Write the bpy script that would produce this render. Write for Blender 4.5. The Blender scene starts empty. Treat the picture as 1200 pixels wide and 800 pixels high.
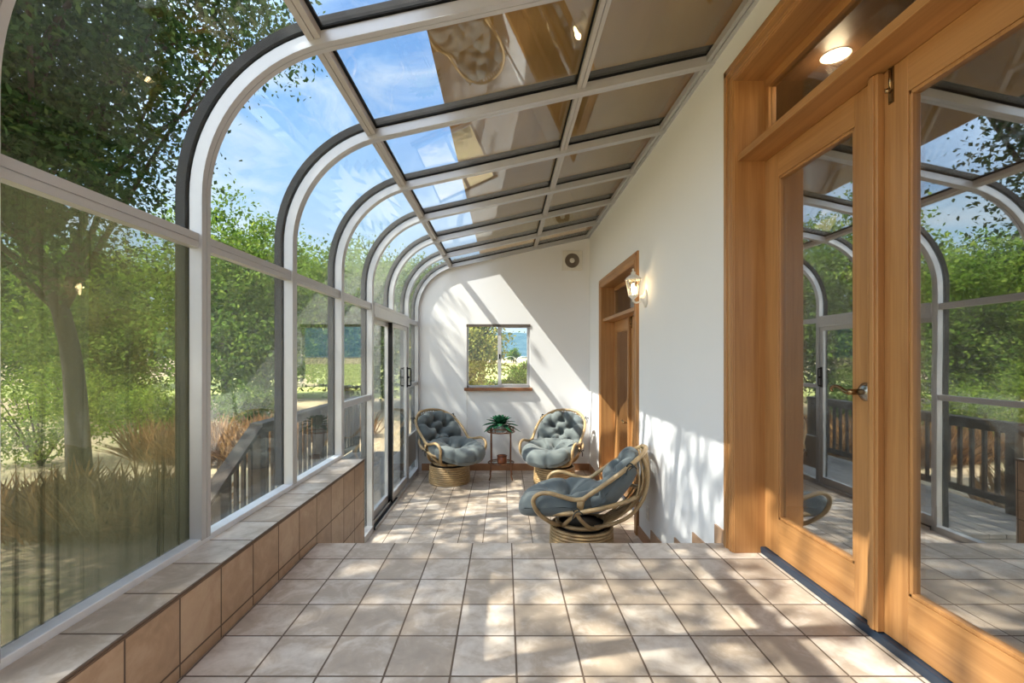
import bpy, math, random
import numpy as np
from mathutils import Vector, Matrix
random.seed(7); RNG = np.random.default_rng(11)
PI = math.pi
sc = bpy.context.scene
COL = sc.collection

# ------------------------------------------------------------------ mesh helpers
class MB:
    def __init__(s): s.v = []; s.f = []; s.sm = []
    def add(s, vs, fs, smooth=False):
        o = len(s.v); s.v += [tuple(v) for v in vs]
        for f in fs: s.f.append(tuple(i + o for i in f)); s.sm.append(smooth)
        return s
    def box(s, x0, x1, y0, y1, z0, z1):
        return s.add([(x0,y0,z0),(x1,y0,z0),(x1,y1,z0),(x0,y1,z0),(x0,y0,z1),(x1,y0,z1),(x1,y1,z1),(x0,y1,z1)],
              [(0,3,2,1),(4,5,6,7),(0,1,5,4),(1,2,6,5),(2,3,7,6),(3,0,4,7)])
    def tube(s, pts, r, n=8, closed=False, caps=True):
        P = [Vector(p) for p in pts]; m = len(P)
        R = r if isinstance(r, (list, tuple)) else [r]*m
        T = []
        for i in range(m):
            a = P[(i-1) % m] if (closed or i > 0) else P[i]
            b = P[(i+1) % m] if (closed or i < m-1) else P[i]
            T.append((b-a).normalized())
        up = Vector((0,0,1)) if abs(T[0].z) < .9 else Vector((1,0,0))
        N = (up - T[0]*up.dot(T[0])).normalized()
        vs = []
        for i in range(m):
            if i:
                N = N - T[i]*N.dot(T[i])
                N = N.normalized() if N.length > 1e-6 else T[i].orthogonal().normalized()
            B = T[i].cross(N)
            for k in range(n):
                a = 2*PI*k/n
                vs.append(P[i] + (N*math.cos(a) + B*math.sin(a))*R[i])
        fs = []
        for i in range(m if closed else m-1):
            j = (i+1) % m
            for k in range(n):
                k2 = (k+1) % n
                fs.append((i*n+k, i*n+k2, j*n+k2, j*n+k))
        if closed:
            pass
        elif caps:
            fs.append(tuple(range(n-1,-1,-1))); fs.append(tuple((m-1)*n+k for k in range(n)))
        return s.add(vs, fs, True)
    def lathe(s, prof, n=32, c=(0,0,0), a0=0.0, smooth=True):
        vs = []; m = len(prof)
        for (r, z) in prof:
            for k in range(n):
                a = 2*PI*k/n + a0
                vs.append((c[0]+r*math.cos(a), c[1]+r*math.sin(a), c[2]+z))
        fs = [(i*n+k, i*n+(k+1)%n, (i+1)*n+(k+1)%n, (i+1)*n+k) for i in range(m-1) for k in range(n)]
        if prof[0][0] < .004: fs.append(tuple(range(n-1,-1,-1)))
        if prof[-1][0] < .004: fs.append(tuple((m-1)*n+k for k in range(n)))
        if prof[0] == prof[-1]: pass
        return s.add(vs, fs, smooth)
    def strip(s, A, B, y0, y1):
        """solid between polylines A and B (x,z), from y0 to y1"""
        n = len(A); vs = []
        for i in range(n):
            vs += [(A[i][0],y0,A[i][1]),(B[i][0],y0,B[i][1]),(B[i][0],y1,B[i][1]),(A[i][0],y1,A[i][1])]
        fs = []
        for i in range(n-1):
            for k in range(4):
                k2 = (k+1) % 4
                fs.append((i*4+k, i*4+k2, (i+1)*4+k2, (i+1)*4+k))
        fs.append((3,2,1,0)); fs.append(((n-1)*4,(n-1)*4+1,(n-1)*4+2,(n-1)*4+3))
        return s.add(vs, fs)
    def xf(s, M):
        s.v = [tuple(M @ Vector(v)) for v in s.v]; return s
    def build(s, name, mat, parent=None, bevel=0, origin=None, fix=True):
        me = bpy.data.meshes.new(name)
        vs = s.v
        if origin: vs = [(a-origin[0], b-origin[1], c-origin[2]) for a,b,c in vs]
        me.from_pydata(vs, [], s.f)
        me.polygons.foreach_set('use_smooth', s.sm)
        if fix:
            import bmesh
            bm = bmesh.new(); bm.from_mesh(me)
            bmesh.ops.recalc_face_normals(bm, faces=bm.faces); bm.to_mesh(me); bm.free()
        me.update()
        if mat: me.materials.append(mat)
        o = bpy.data.objects.new(name, me); COL.objects.link(o)
        if origin: o.location = origin
        if parent: o.parent = parent
        if bevel:
            b = o.modifiers.new('bevel', 'BEVEL'); b.width = bevel; b.segments = 2; b.limit_method = 'ANGLE'; b.angle_limit = .6
        return o

def spline(pts, n=8, closed=False):
    P = [Vector(p) for p in pts]; m = len(P); out = []
    for i in range(m if closed else m-1):
        p1, p2 = P[i], P[(i+1) % m]
        p0 = P[(i-1) % m] if (closed or i > 0) else p1*2-p2
        p3 = P[(i+2) % m] if (closed or i < m-2) else p2*2-p1
        for k in range(n):
            t = k/n
            out.append(.5*((2*p1)+(p2-p0)*t+(2*p0-5*p1+4*p2-p3)*t*t+(3*p1-p0-3*p2+p3)*t**3))
    if not closed: out.append(P[-1])
    return out

def tag(o, label, cat, group=None, kind=None):
    o['label'] = label; o['category'] = cat
    if group: o['group'] = group
    if kind: o['kind'] = kind
    return o
def struct(o, label, cat): return tag(o, label, cat, None, 'structure')
def empty(name, loc=(0,0,0), rz=0):
    o = bpy.data.objects.new(name, None); COL.objects.link(o)
    o.location = loc; o.rotation_euler = (0,0,rz); o.empty_display_size = .1
    return o

# ------------------------------------------------------------------ materials
class NT:
    def __init__(s, name):
        s.m = bpy.data.materials.new(name); s.m.use_nodes = True
        s.t = s.m.node_tree; s.n = s.t.nodes; s.l = s.t.links
        s.b = s.n['Principled BSDF']; s.out = s.n['Material Output']
    def node(s, typ, **kw):
        x = s.n.new(typ)
        for k, v in kw.items():
            if k.startswith('i_'):
                key = k[2:].replace('_', ' ')
                x.inputs[key].default_value = v
            else: setattr(x, k, v)
        return x
    def link(s, a, b): s.l.new(a, b)
    def coords(s, scale=(1,1,1), loc=(0,0,0), rot=(0,0,0)):
        tc = s.node('ShaderNodeTexCoord'); mp = s.node('ShaderNodeMapping')
        mp.inputs['Scale'].default_value = scale; mp.inputs['Location'].default_value = loc; mp.inputs['Rotation'].default_value = rot
        s.link(tc.outputs['Object'], mp.inputs['Vector']); return mp.outputs['Vector']
    def noise(s, vec, scale, detail=4, rough=.55, dist=0):
        x = s.node('ShaderNodeTexNoise'); x.inputs['Scale'].default_value = scale; x.inputs['Detail'].default_value = detail
        x.inputs['Roughness'].default_value = rough; x.inputs['Distortion'].default_value = dist
        if vec is not None: s.link(vec, x.inputs['Vector'])
        return x.outputs['Fac']
    def ramp(s, fac, stops):
        x = s.node('ShaderNodeValToRGB'); e = x.color_ramp.elements
        while len(e) < len(stops): e.new(.5)
        for i, (p, c) in enumerate(stops):
            e[i].position = p; e[i].color = (*c, 1) if len(c) == 3 else c
        s.link(fac, x.inputs['Fac']); return x.outputs['Color']
    def mix(s, fac, a, b, mode='MIX'):
        x = s.node('ShaderNodeMix', data_type='RGBA', blend_type=mode)
        for sock, v in ((x.inputs[0], fac), (x.inputs[6], a), (x.inputs[7], b)):
            if isinstance(v, (int, float)): sock.default_value = v
            elif isinstance(v, tuple): sock.default_value = (*v, 1) if len(v) == 3 else v
            else: s.link(v, sock)
        return x.outputs[2]
    def math(s, op, a, b=None):
        x = s.node('ShaderNodeMath', operation=op)
        for i, v in enumerate((a, b)):
            if v is None: continue
            if isinstance(v, (int, float)): x.inputs[i].default_value = v
            else: s.link(v, x.inputs[i])
        return x.outputs[0]
    def bump(s, h, strength=.3, dist=.01):
        x = s.node('ShaderNodeBump'); x.inputs['Strength'].default_value = strength; x.inputs['Distance'].default_value = dist
        s.link(h, x.inputs['Height']); s.link(x.outputs[0], s.b.inputs['Normal'])
    def base(s, c):
        if isinstance(c, tuple): s.b.inputs['Base Color'].default_value = (*c, 1)
        else: s.link(c, s.b.inputs['Base Color'])
    def set(s, rough=.5, metal=0, spec=None, sheen=None):
        s.b.inputs['Roughness'].default_value = rough; s.b.inputs['Metallic'].default_value = metal
        if spec is not None: s.b.inputs['Specular IOR Level'].default_value = spec
        if sheen: s.b.inputs['Sheen Weight'].default_value = sheen

def plain(name, c, rough=.5, metal=0, spec=None, var=.12, nscale=18):
    t = NT(name); v = t.coords()
    n = t.noise(v, nscale)
    t.base(t.mix(n, tuple(x*(1-var) for x in c), tuple(min(1, x*(1+var)) for x in c)))
    t.set(rough, metal, spec); return t.m

def tile_mat(name, size, ox, oy, axes='XY', c1=(.43,.34,.265), c2=(.66,.575,.50), grout=(.12,.08,.055)):
    t = NT(name)
    tc = t.node('ShaderNodeTexCoord'); sp = t.node('ShaderNodeSeparateXYZ'); cb = t.node('ShaderNodeCombineXYZ')
    t.link(tc.outputs['Object'], sp.inputs[0])
    a = t.math('ADD', sp.outputs[axes[0]], -ox+size*100); b = t.math('ADD', sp.outputs[axes[1]], -oy+size*100)
    t.link(a, cb.inputs[0]); t.link(b, cb.inputs[1])
    br = t.node('ShaderNodeTexBrick', offset=0.0, squash=1.0)
    br.inputs['Scale'].default_value = 1; br.inputs['Brick Width'].default_value = size; br.inputs['Row Height'].default_value = size
    br.inputs['Mortar Size'].default_value = .0042; br.inputs['Mortar Smooth'].default_value = .35; br.inputs['Bias'].default_value = 0
    br.inputs['Color1'].default_value = (0,0,0,1); br.inputs['Color2'].default_value = (1,1,1,1); br.inputs['Mortar'].default_value = (.5,.5,.5,1)
    t.link(cb.outputs[0], br.inputs['Vector'])
    n1 = t.noise(tc.outputs['Object'], 9, 5, .6, .8)
    n2 = t.noise(tc.outputs['Object'], 45, 4, .6)
    f = t.math('ADD', t.math('MULTIPLY', t.math('SUBTRACT', n1, .5), 1.9), t.math('MULTIPLY', br.outputs['Color'], .55))
    f = t.math('ADD', f, t.math('MULTIPLY', t.math('SUBTRACT', n2, .5), .5))
    f = t.math('ADD', f, .22)
    mid = tuple((x+y)/2 for x, y in zip(c1, c2))
    col = t.ramp(f, [(0, tuple(x*.86 for x in c1)), (.35, c1), (.65, (mid[0]*1.02, mid[1]*1.02, mid[2]*1.03)), (1, c2)])
    t.base(t.mix(br.outputs['Fac'], col, grout))
    t.set(.42); r = t.math('ADD', t.math('MULTIPLY', br.outputs['Fac'], .4), t.math('ADD', t.math('MULTIPLY', n2, .2), .28))
    t.link(r, t.b.inputs['Roughness'])
    h = t.math('SUBTRACT', t.math('MULTIPLY', n2, .15), br.outputs['Fac'])
    t.bump(h, .6, .004); return t.m

def wood_mat(name, axis, c1=(.26,.108,.032), c2=(.50,.255,.092), rough=.34, sc_=1.0):
    t = NT(name)
    s = [26*sc_, 26*sc_, 26*sc_]; s['XYZ'.index(axis)] = 1.1
    v = t.coords(tuple(s)); n = t.noise(v, 1.0, 6, .6, .6)
    s2 = [120, 120, 120]; s2['XYZ'.index(axis)] = 3
    n2 = t.noise(t.coords(tuple(s2)), 1.0, 3, .6)
    n3 = t.noise(t.coords(), 1.7, 2)
    f = t.math('ADD', t.math('ADD', t.math('MULTIPLY', n, .7), t.math('MULTIPLY', n2, .25)), t.math('MULTIPLY', n3, .3))
    t.base(t.ramp(f, [(.38, c1), (.62, tuple((a+b)/2 for a, b in zip(c1, c2))), (.86, c2)]))
    t.set(rough); t.bump(n2, .12, .002); return t.m

def glass_mat(name, r0=.05, tint=(.93,.96,.95), dirt=None, wav=0):
    t = NT(name); t.n.remove(t.b)
    g = t.node('ShaderNodeNewGeometry'); d = t.node('ShaderNodeVectorMath', operation='DOT_PRODUCT')
    t.link(g.outputs['Incoming'], d.inputs[0]); t.link(g.outputs['Normal'], d.inputs[1])
    c = t.math('ABSOLUTE', d.outputs['Value'])
    p = t.math('POWER', t.math('SUBTRACT', 1.0, c), 5.0)
    F = t.math('ADD', t.math('MULTIPLY', p, 1-r0), r0)
    tr = t.node('ShaderNodeBsdfTransparent'); tr.inputs[0].default_value = (*tint, 1)
    gl = t.node('ShaderNodeBsdfGlossy'); gl.inputs['Roughness'].default_value = 0.0; gl.inputs['Color'].default_value = (.95,.95,.95,1)
    if wav:
        b = t.node('ShaderNodeBump'); b.inputs['Strength'].default_value = wav; b.inputs['Distance'].default_value = .01
        t.link(t.noise(t.coords(), 2.2, 1), b.inputs['Height']); t.link(b.outputs[0], gl.inputs['Normal'])
    ms = t.node('ShaderNodeMixShader'); t.link(F, ms.inputs[0]); t.link(tr.outputs[0], ms.inputs[1]); t.link(gl.outputs[0], ms.inputs[2])
    last = ms.outputs[0]
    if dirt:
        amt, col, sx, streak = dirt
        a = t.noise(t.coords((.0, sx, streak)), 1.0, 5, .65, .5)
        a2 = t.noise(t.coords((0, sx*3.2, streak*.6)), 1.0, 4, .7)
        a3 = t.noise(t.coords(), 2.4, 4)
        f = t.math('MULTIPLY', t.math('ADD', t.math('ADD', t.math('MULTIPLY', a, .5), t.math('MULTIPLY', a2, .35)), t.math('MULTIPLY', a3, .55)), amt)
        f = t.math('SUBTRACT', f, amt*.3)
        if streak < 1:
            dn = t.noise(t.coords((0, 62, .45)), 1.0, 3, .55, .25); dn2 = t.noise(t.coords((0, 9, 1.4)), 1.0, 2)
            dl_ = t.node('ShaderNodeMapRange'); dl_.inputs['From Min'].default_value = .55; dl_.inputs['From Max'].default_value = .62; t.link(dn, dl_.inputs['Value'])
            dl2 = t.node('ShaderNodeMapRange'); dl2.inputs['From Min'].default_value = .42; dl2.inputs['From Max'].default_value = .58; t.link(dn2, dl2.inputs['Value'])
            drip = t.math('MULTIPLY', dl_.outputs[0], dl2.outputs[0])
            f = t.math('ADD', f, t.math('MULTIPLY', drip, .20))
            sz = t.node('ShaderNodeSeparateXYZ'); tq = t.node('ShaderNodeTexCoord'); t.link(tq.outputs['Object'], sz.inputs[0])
            shade_gr = t.node('ShaderNodeMapRange'); shade_gr.inputs['From Min'].default_value = .85; shade_gr.inputs['From Max'].default_value = .35; shade_gr.inputs['To Min'].default_value = 0; shade_gr.inputs['To Max'].default_value = .42
            t.link(sz.outputs['Z'], shade_gr.inputs['Value']); f = t.math('ADD', f, shade_gr.outputs[0]); col = t.mix(t.math('MULTIPLY', shade_gr.outputs[0], 2.0), col, (.105,.11,.08))  # murky reflection and shade low on the pane, painted into the dust
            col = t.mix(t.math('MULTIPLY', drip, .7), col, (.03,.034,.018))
        df = t.node('ShaderNodeBsdfDiffuse'); tl = t.node('ShaderNodeBsdfTranslucent')
        for q in (df, tl):
            if isinstance(col, tuple): q.inputs[0].default_value = (*col, 1)
            else: t.link(col, q.inputs[0])
        m2 = t.node('ShaderNodeMixShader'); m2.inputs[0].default_value = .5
        t.link(df.outputs[0], m2.inputs[1]); t.link(tl.outputs[0], m2.inputs[2])
        m3 = t.node('ShaderNodeMixShader'); cl = t.node('ShaderNodeClamp'); t.link(f, cl.inputs[0])
        t.link(cl.outputs[0], m3.inputs[0]); t.link(last, m3.inputs[1]); t.link(m2.outputs[0], m3.inputs[2]); last = m3.outputs[0]
    t.link(last, t.out.inputs['Surface']); return t.m

def leaf_mat(name, c1, c2, c3=None, trans=.45):
    t = NT(name); t.n.remove(t.b)
    g = t.node('ShaderNodeNewGeometry')
    n = t.noise(t.coords(), .9, 3)
    f = t.math('ADD', t.math('MULTIPLY', g.outputs['Random Per Island'], .6), t.math('MULTIPLY', n, .55))
    stops = [(.2, c1), (.75, c2)] + ([(.95, c3)] if c3 else [])
    col = t.ramp(f, stops)
    df = t.node('ShaderNodeBsdfDiffuse'); tl = t.node('ShaderNodeBsdfTranslucent'); ms = t.node('ShaderNodeMixShader')
    ms.inputs[0].default_value = trans
    t.link(col, df.inputs[0]); t.link(col, tl.inputs[0]); t.link(df.outputs[0], ms.inputs[1]); t.link(tl.outputs[0], ms.inputs[2])
    t.link(ms.outputs[0], t.out.inputs['Surface']); return t.m

def emit_mat(name, c, s):
    t = NT(name); t.b.inputs['Emission Color'].default_value = (*c, 1); t.b.inputs['Emission Strength'].default_value = s
    t.base((.9,.85,.75)); return t.m

def plaster(name, c):
    t = NT(name); v = t.coords(); n = t.noise(v, 2.0, 5); n2 = t.noise(v, 60, 4, .6)
    t.base(t.mix(n, tuple(x*.965 for x in c), c)); t.set(.75, spec=.25); t.bump(n2, .12, .002); return t.m

def cushion_mat():
    t = NT('slate_canvas'); v = t.coords(); n = t.noise(v, 7, 4); w = t.noise(t.coords((1,1,1)), 350, 2)
    c = t.mix(n, (.082,.098,.102), (.125,.143,.144)); t.base(t.mix(t.math('MULTIPLY', w, .3), c, (.19,.205,.205)))
    t.set(.85, spec=.2, sheen=.25); t.bump(w, .15, .001); return t.m

def rattan_mat():
    t = NT('rattan'); v = t.coords(); n = t.noise(v, 11, 4); n2 = t.noise(v, 60, 3)
    f = t.math('ADD', t.math('MULTIPLY', n, .7), t.math('MULTIPLY', n2, .2))
    t.base(t.ramp(f, [(.25,(.29,.18,.08)),(.55,(.47,.32,.16)),(.8,(.60,.45,.26))])); t.set(.38); return t.m

M = {}
M['tile_up'] = tile_mat('landing_tile', .219, .041, 1.510)
M['tile_low'] = tile_mat('room_tile', .2224, .030, 4.288)
M['tile_ledge_top'] = tile_mat('ledge_top_tile', .219, -1.062, 1.723, 'XY')
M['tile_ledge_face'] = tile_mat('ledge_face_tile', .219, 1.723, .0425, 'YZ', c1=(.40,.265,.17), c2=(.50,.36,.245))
M['tile_riser'] = tile_mat('riser_tile', .219, .041, 0, 'XZ')
M['tile_base'] = plain('baseboard_tile', (.36,.175,.085), .45)
M['grout'] = plain('grout', (.17,.11,.075), .8)
M['wall'] = plaster('white_plaster', (.79,.775,.77))
M['alu'] = plain('silver_aluminium', (.49,.485,.495), .36, .25, var=.05)
M['alu_warm'] = plain('aged_aluminium', (.48,.45,.42), .42, .15, var=.06)
M['black'] = plain('black_rubber', (.008,.008,.009), .7, 0, .2)
M['wood_z'] = wood_mat('fir_upright', 'Z'); M['wood_y'] = wood_mat('fir_along', 'Y'); M['wood_x'] = wood_mat('fir_across', 'X')
M['soffit'] = wood_mat('soffit_boards', 'Y', (.42,.195,.045), (.60,.31,.085), .6, .25)
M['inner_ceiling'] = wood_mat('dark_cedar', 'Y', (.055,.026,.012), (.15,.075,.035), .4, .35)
M['glass'] = glass_mat('clear_glass', .035)
M['glass_roof'] = glass_mat('roof_glass', .085, (.90,.94,.96), wav=.006)
M['glass_door'] = glass_mat('door_glass', .48, (.78,.80,.80), wav=.03)
M['glass_transom'] = glass_mat('transom_pane', .12, (.85,.87,.87))
M['glass_dirty_shaded'] = glass_mat('dusty_shaded_glass', .035, dirt=(.62, (.17,.17,.085), 30, .9))
M['glass_haze'] = glass_mat('slightly_dusty_glass', .035, dirt=(.10, (.34,.36,.34), 20, 1.2))
M['navy'] = plain('dark_navy_threshold', (.018,.03,.05), .35)
M['brass'] = plain('antique_brass', (.30,.20,.10), .25, .95)
M['nickel'] = plain('tarnished_nickel', (.36,.34,.30), .22, .95)
M['rattan'] = rattan_mat(); M['cushion'] = cushion_mat()
M['gap_shade'] = plain('shaded_cane', (.10,.06,.03), .8)
M['darkwood'] = plain('dark_swivel', (.022,.017,.013), .5)
M['tie'] = plain('charcoal_tie', (.03,.035,.035), .9)
M['copper'] = plain('brown_metal', (.19,.085,.045), .35, .5)
M['white_metal'] = plain('white_painted_metal', (.72,.68,.62), .4)
M['lamp_glass'] = glass_mat('lantern_glass', .06, (.98,.95,.88))
M['bulb'] = emit_mat('warm_bulb', (1,.80,.50), 26)
M['downlight'] = emit_mat('warm_downlight', (1,.78,.48), 30)
M['fan'] = plain('taupe_fan', (.20,.155,.12), .7)
M['pot'] = plain('pale_green_ceramic', (.42,.50,.48), .3)
M['soil'] = plain('soil', (.03,.022,.015), .9)
M['plant'] = leaf_mat('succulent_leaf', (.012,.055,.030), (.035,.13,.065), (.10,.25,.13), .15)
M['amber'] = plain('amber_box', (.24,.075,.03), .3)
M['amber_rim'] = plain('dark_amber', (.10,.03,.015), .3)
M['cord'] = plain('white_cord', (.62,.60,.58), .6)
M['bark'] = plain('oak_bark', (.04,.03,.022), .9, var=.4, nscale=7)
M['deck'] = wood_mat('weathered_deck', 'Y', (.13,.115,.10), (.27,.24,.21), .8)
M['rail'] = wood_mat('weathered_rail', 'Y', (.028,.021,.016), (.065,.048,.036), .9)
M['oak'] = leaf_mat('oak_leaf', (.018,.045,.018), (.055,.105,.036), (.11,.16,.05))
M['oak2'] = leaf_mat('bright_oak_leaf', (.045,.10,.016), (.14,.22,.035), (.28,.34,.07))
M['olive'] = leaf_mat('yellowing_leaf', (.16,.19,.04), (.42,.41,.11), (.62,.45,.13))
M['hedge'] = leaf_mat('hedge_leaf', (.06,.12,.018), (.20,.28,.04), (.38,.42,.08))
M['dry'] = leaf_mat('dry_grass', (.14,.065,.025), (.34,.19,.08), (.52,.34,.17), .3)

# ------------------------------------------------------------------ the sunroom's section
XI, ZI = -1.242, 2.5037              # inner face of the columns; inner roof line z = ZI + S*x
S = .219; R0 = .645; CX, CZ = -.597, 1.711
TH = math.atan(S)
def prof(o, z0, x1=1.24, n=18, zstart=None):
    P = []
    if z0 is not None: P.append((XI-o, z0))
    for k in range(n+1):
        a = PI - (PI/2-TH)*k/n
        P.append((CX+(R0+o)*math.cos(a), CZ+(R0+o)*math.sin(a)))
    zr = lambda x: ZI + S*x + o/math.cos(TH) + .0013
    P.append((x1, zr(x1))); return P
def prof_clip(o, z0, xa=None, n=18, x1=1.24):
    return prof(o, z0, x1, n)
FLOOR2 = -.60; LEDGE = .275; YB = 6.68; XW = 1.24
RAF = [-1.355, -.545, .265, 1.075, 1.885, 2.695, 3.505, 4.315, 5.125, 5.935, 6.625]
RW = .057

# rafters (each is one silver bow from sill to wall)
for i, y in enumerate(RAF):
    z0 = LEDGE+.02 if y < 3.6 else FLOOR2
    if 5.0 < y < 5.3: z0 = 1.56
    w = RW if i < len(RAF)-1 else YB - y
    m = MB()
    m.strip(prof(.004, z0), prof(.051, z0), y, y+w)
    m.strip(prof(0, z0), prof(.0045, z0), y, y+.030)
    m.strip(prof(0, z0), prof(.0045, z0), y+.033, y+w)
    r = m.build('rafter', M['alu'])
    c = MB().strip(prof(.064, z0), prof(.104, z0), y-.008, y+w+.006)
    c.build('outer_cap', M['black'], r)
    g = MB().strip(prof(.049, z0), prof(.066, z0), y+.010, y+w-.010); g.build('gasket', M['black'], r)
    where = {0:'farthest behind the camera of the room', 1:'second behind the camera', 2:'third, just behind the camera', 3:'nearest in view, its curve cutting the top left corner',
      4:'with the largest full arch in view, rising from the tiled ledge', 5:'second full arch in view, rising from the tiled ledge', 6:'third full arch, at the end of the tiled ledge',
      7:'standing at the near jamb of the sliding door', 8:'ending on the sliding door header', 9:'at the far jamb of the sliding door', 10:'lying flat against the end wall'}[i]
    struct(r, 'curved silver aluminium rafter '+where, 'rafter')

PX1 = (-.805, -.755); PX2 = (.426, .476)
def roofz(x, o): return ZI + S*x + .0013 + o/math.cos(TH)
def slopebox(m, xa, xb, o0, o1, y0, y1):
    return m.strip([(xa, roofz(xa,o0)), (xb, roofz(xb,o0))], [(xa, roofz(xa,o1)), (xb, roofz(xb,o1))], y0, y1)
nth = ['first bay behind the camera','second bay behind the camera','third bay, beside the camera','bay at the left edge with streaked dusty lower pane','bay between the two largest arches, seen over the deck rail',
       'bay at the far end of the ledge top','bay with a lower cross rail beside the sliding door','bay of curved glass over the near sliding panel','bay of curved glass over the far sliding panel','narrow bay beside the end wall']
for i in range(len(RAF)-1):
    ya, yb = RAF[i]+RW, RAF[i+1]
    w = empty('window_%d' % (i+1), (XI, ya, 0)); inv = (-XI, -ya, 0)
    struct(w, 'glazed sunroom '+nth[i], 'window')
    def B(mb, name, mat, par=None):
        o = mb.build(name, mat, par or w)
        if par is None: o.location = inv
        return o
    # roof purlins and glass
    p = MB(); slopebox(p, PX1[0], PX1[0]+.024, .018, .052, ya, yb); slopebox(p, PX1[0]+.027, PX1[1], .018, .052, ya, yb); slopebox(p, PX1[0]+.02, PX1[0]+.03, .026, .05, ya, yb)
    B(p, 'purlin', M['alu_warm'])
    p = MB(); slopebox(p, PX2[0], PX2[0]+.024, .018, .052, ya, yb); slopebox(p, PX2[0]+.027, PX2[1], .018, .052, ya, yb); slopebox(p, PX2[0]+.02, PX2[0]+.03, .026, .05, ya, yb)
    B(p, 'purlin', M['alu_warm'])
    p = MB(); slopebox(p, 1.185, 1.21, .012, .052, ya, yb); slopebox(p, 1.213, 1.24, .004, .052, ya, yb); B(p, 'wall_ledger', M['alu'])
    g = MB()
    slopebox(g, PX1[1]-.02, PX1[1]+.012, .052, .064, ya, yb); slopebox(g, PX2[0]-.012, PX2[1]+.012, .052, .0535, ya, yb)
    slopebox(g, PX1[1], 1.235, .0525, .056, ya, ya+.008); slopebox(g, PX1[1], 1.235, .0525, .056, yb-.012, yb)
    B(g, 'rubber_seal', M['black'])
    for (xa, xb) in ((PX1[1]-.01, PX2[0]+.02), (PX2[1]-.02, 1.236)):
        m = MB(); slopebox(m, xa, xb, .056, .063, ya-.006, yb+.006); B(m, 'roof_glass', M['glass_roof'])
    # curved pane
    zc = 1.56
    A = [q for q in prof(.054, zc) if q[0] < PX1[0]+.02]; Bq = [q for q in prof(.061, zc) if q[0] < PX1[0]+.02]
    k = min(len(A), len(Bq)); A, Bq = A[:k], Bq[:k]
    xe = PX1[0]+.02; A.append((xe, roofz(xe,.054))); Bq.append((xe, roofz(xe,.061)))
    B(MB().strip(A, Bq, ya-.006, yb+.006), 'curved_glass', M['glass'])
    # eave rail
    if not (4.3 < ya < 5.9):
        m = MB(); m.box(XI-.05, XI-.012, ya, yb, 1.497, 1.522); m.box(XI-.046, XI-.016, ya, yb, 1.52, 1.528); m.box(XI-.05, XI-.012, ya, yb, 1.526, 1.556)
        B(m, 'eave_rail', M['alu'])
        zb = LEDGE+.025 if ya < 3.5 else (LEDGE+.025 if ya < 4.3 else FLOOR2+.06)
        mat = M['glass_dirty_shaded'] if i == 3 else (M['glass_haze'])
        if ya < 3.55-.5 or ya < 3.6 and ya < 3.5:
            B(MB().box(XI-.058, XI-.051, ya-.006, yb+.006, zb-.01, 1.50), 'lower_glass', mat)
        else:
            zr = .655; z0 = FLOOR2+.06
            B(MB().box(XI-.058, XI-.051, ya-.006, yb+.006, zr+.03, 1.50), 'upper_glass', mat)
            B(MB().box(XI-.058, XI-.051, ya-.006, yb+.006, z0, zr), 'lower_glass', mat)
            B(MB().box(XI-.05, XI-.012, ya, yb, zr-.01, zr+.012).box(XI-.045, XI-.016, ya, yb, zr+.01, zr+.016).box(XI-.05, XI-.012, ya, yb, zr+.015, zr+.04), 'cross_rail', M['alu'])
            B(MB().box(XI-.06, XI+.01, ya-.03 if i==6 else ya, yb, FLOOR2, z0+.0), 'bottom_rail', M['alu'])
            if i == 9:
                B(MB().box(XI-.05, XI-.02, ya, yb, -.02, .0).box(XI-.05, XI-.03, ya+.02, yb-.02, -.42, -.02), 'kick_panel', M['alu_warm'])

# ledger of the ledge: sill strip
struct(MB().box(XI-.062, -1.246, -2.0, 3.56, LEDGE-.002, LEDGE+.026).build('trim_1', plain('white_sill', (.72,.74,.78), .4), bevel=.003), 'white silver sill strip lying along the back of the tiled ledge', 'sill')

# sliding door (door_3)
d3 = empty('door_3', (XI, 4.372, FLOOR2)); struct(d3, 'grey aluminium sliding patio door with two tall glass panels', 'sliding door')
def B3(mb, name, mat, par=None, bevel=0):
    o = mb.build(name, mat, par or d3, bevel)
    if par is None: o.location = (-XI, -4.372, -FLOOR2)
    return o
ya, yb = 4.372, 5.935
B3(MB().box(XI-.06, XI+.004, ya, yb, 1.462, 1.56).box(XI-.07, XI+.012, ya, yb, 1.43, 1.462).box(XI-.06, XI+.01, ya, yb, 1.545, 1.572), 'header', M['alu'], bevel=.003)
B3(MB().box(XI-.09, XI+.02, ya, yb, FLOOR2, FLOOR2+.025).box(XI-.03, XI-.022, ya, yb, FLOOR2, FLOOR2+.045).box(XI-.075, XI-.068, ya, yb, FLOOR2, FLOOR2+.045), 'track', M['alu_warm'])
B3(MB().box(XI-.018, XI+.012, ya, ya+.93, FLOOR2+.001, FLOOR2+.03), 'dark_track_slot', M['black'])
def panel(name, x0, x1, y0, y1, sw):
    z0, z1 = FLOOR2+.03, 1.435
    m = MB().box(x0, x1, y0, y0+sw, z0, z1).box(x0, x1, y1-sw, y1, z0, z1).box(x0, x1, y0+sw, y1-sw, z1-sw, z1).box(x0, x1, y0+sw, y1-sw, z0, z0+.085)
    p = B3(m, name, M['alu'], bevel=.003)
    xm = (x0+x1)/2
    MB().box(xm-.004, xm+.004, y0+sw-.01, y1-sw+.01, z0+.08, z1-sw+.01).build('door_glass', M['glass_haze'], p)
    return p
pn = panel('sliding_panel', XI-.095, XI-.055, ya+.01, ya+.80, .05)
pf = panel('sliding_panel', XI-.045, XI-.008, ya+.76, yb-.01, .05)
MB().box(XI-.05, XI-.008, ya+.745, ya+.76, FLOOR2+.03, 1.43).build('seal_strip', M['black'], pf)
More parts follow.
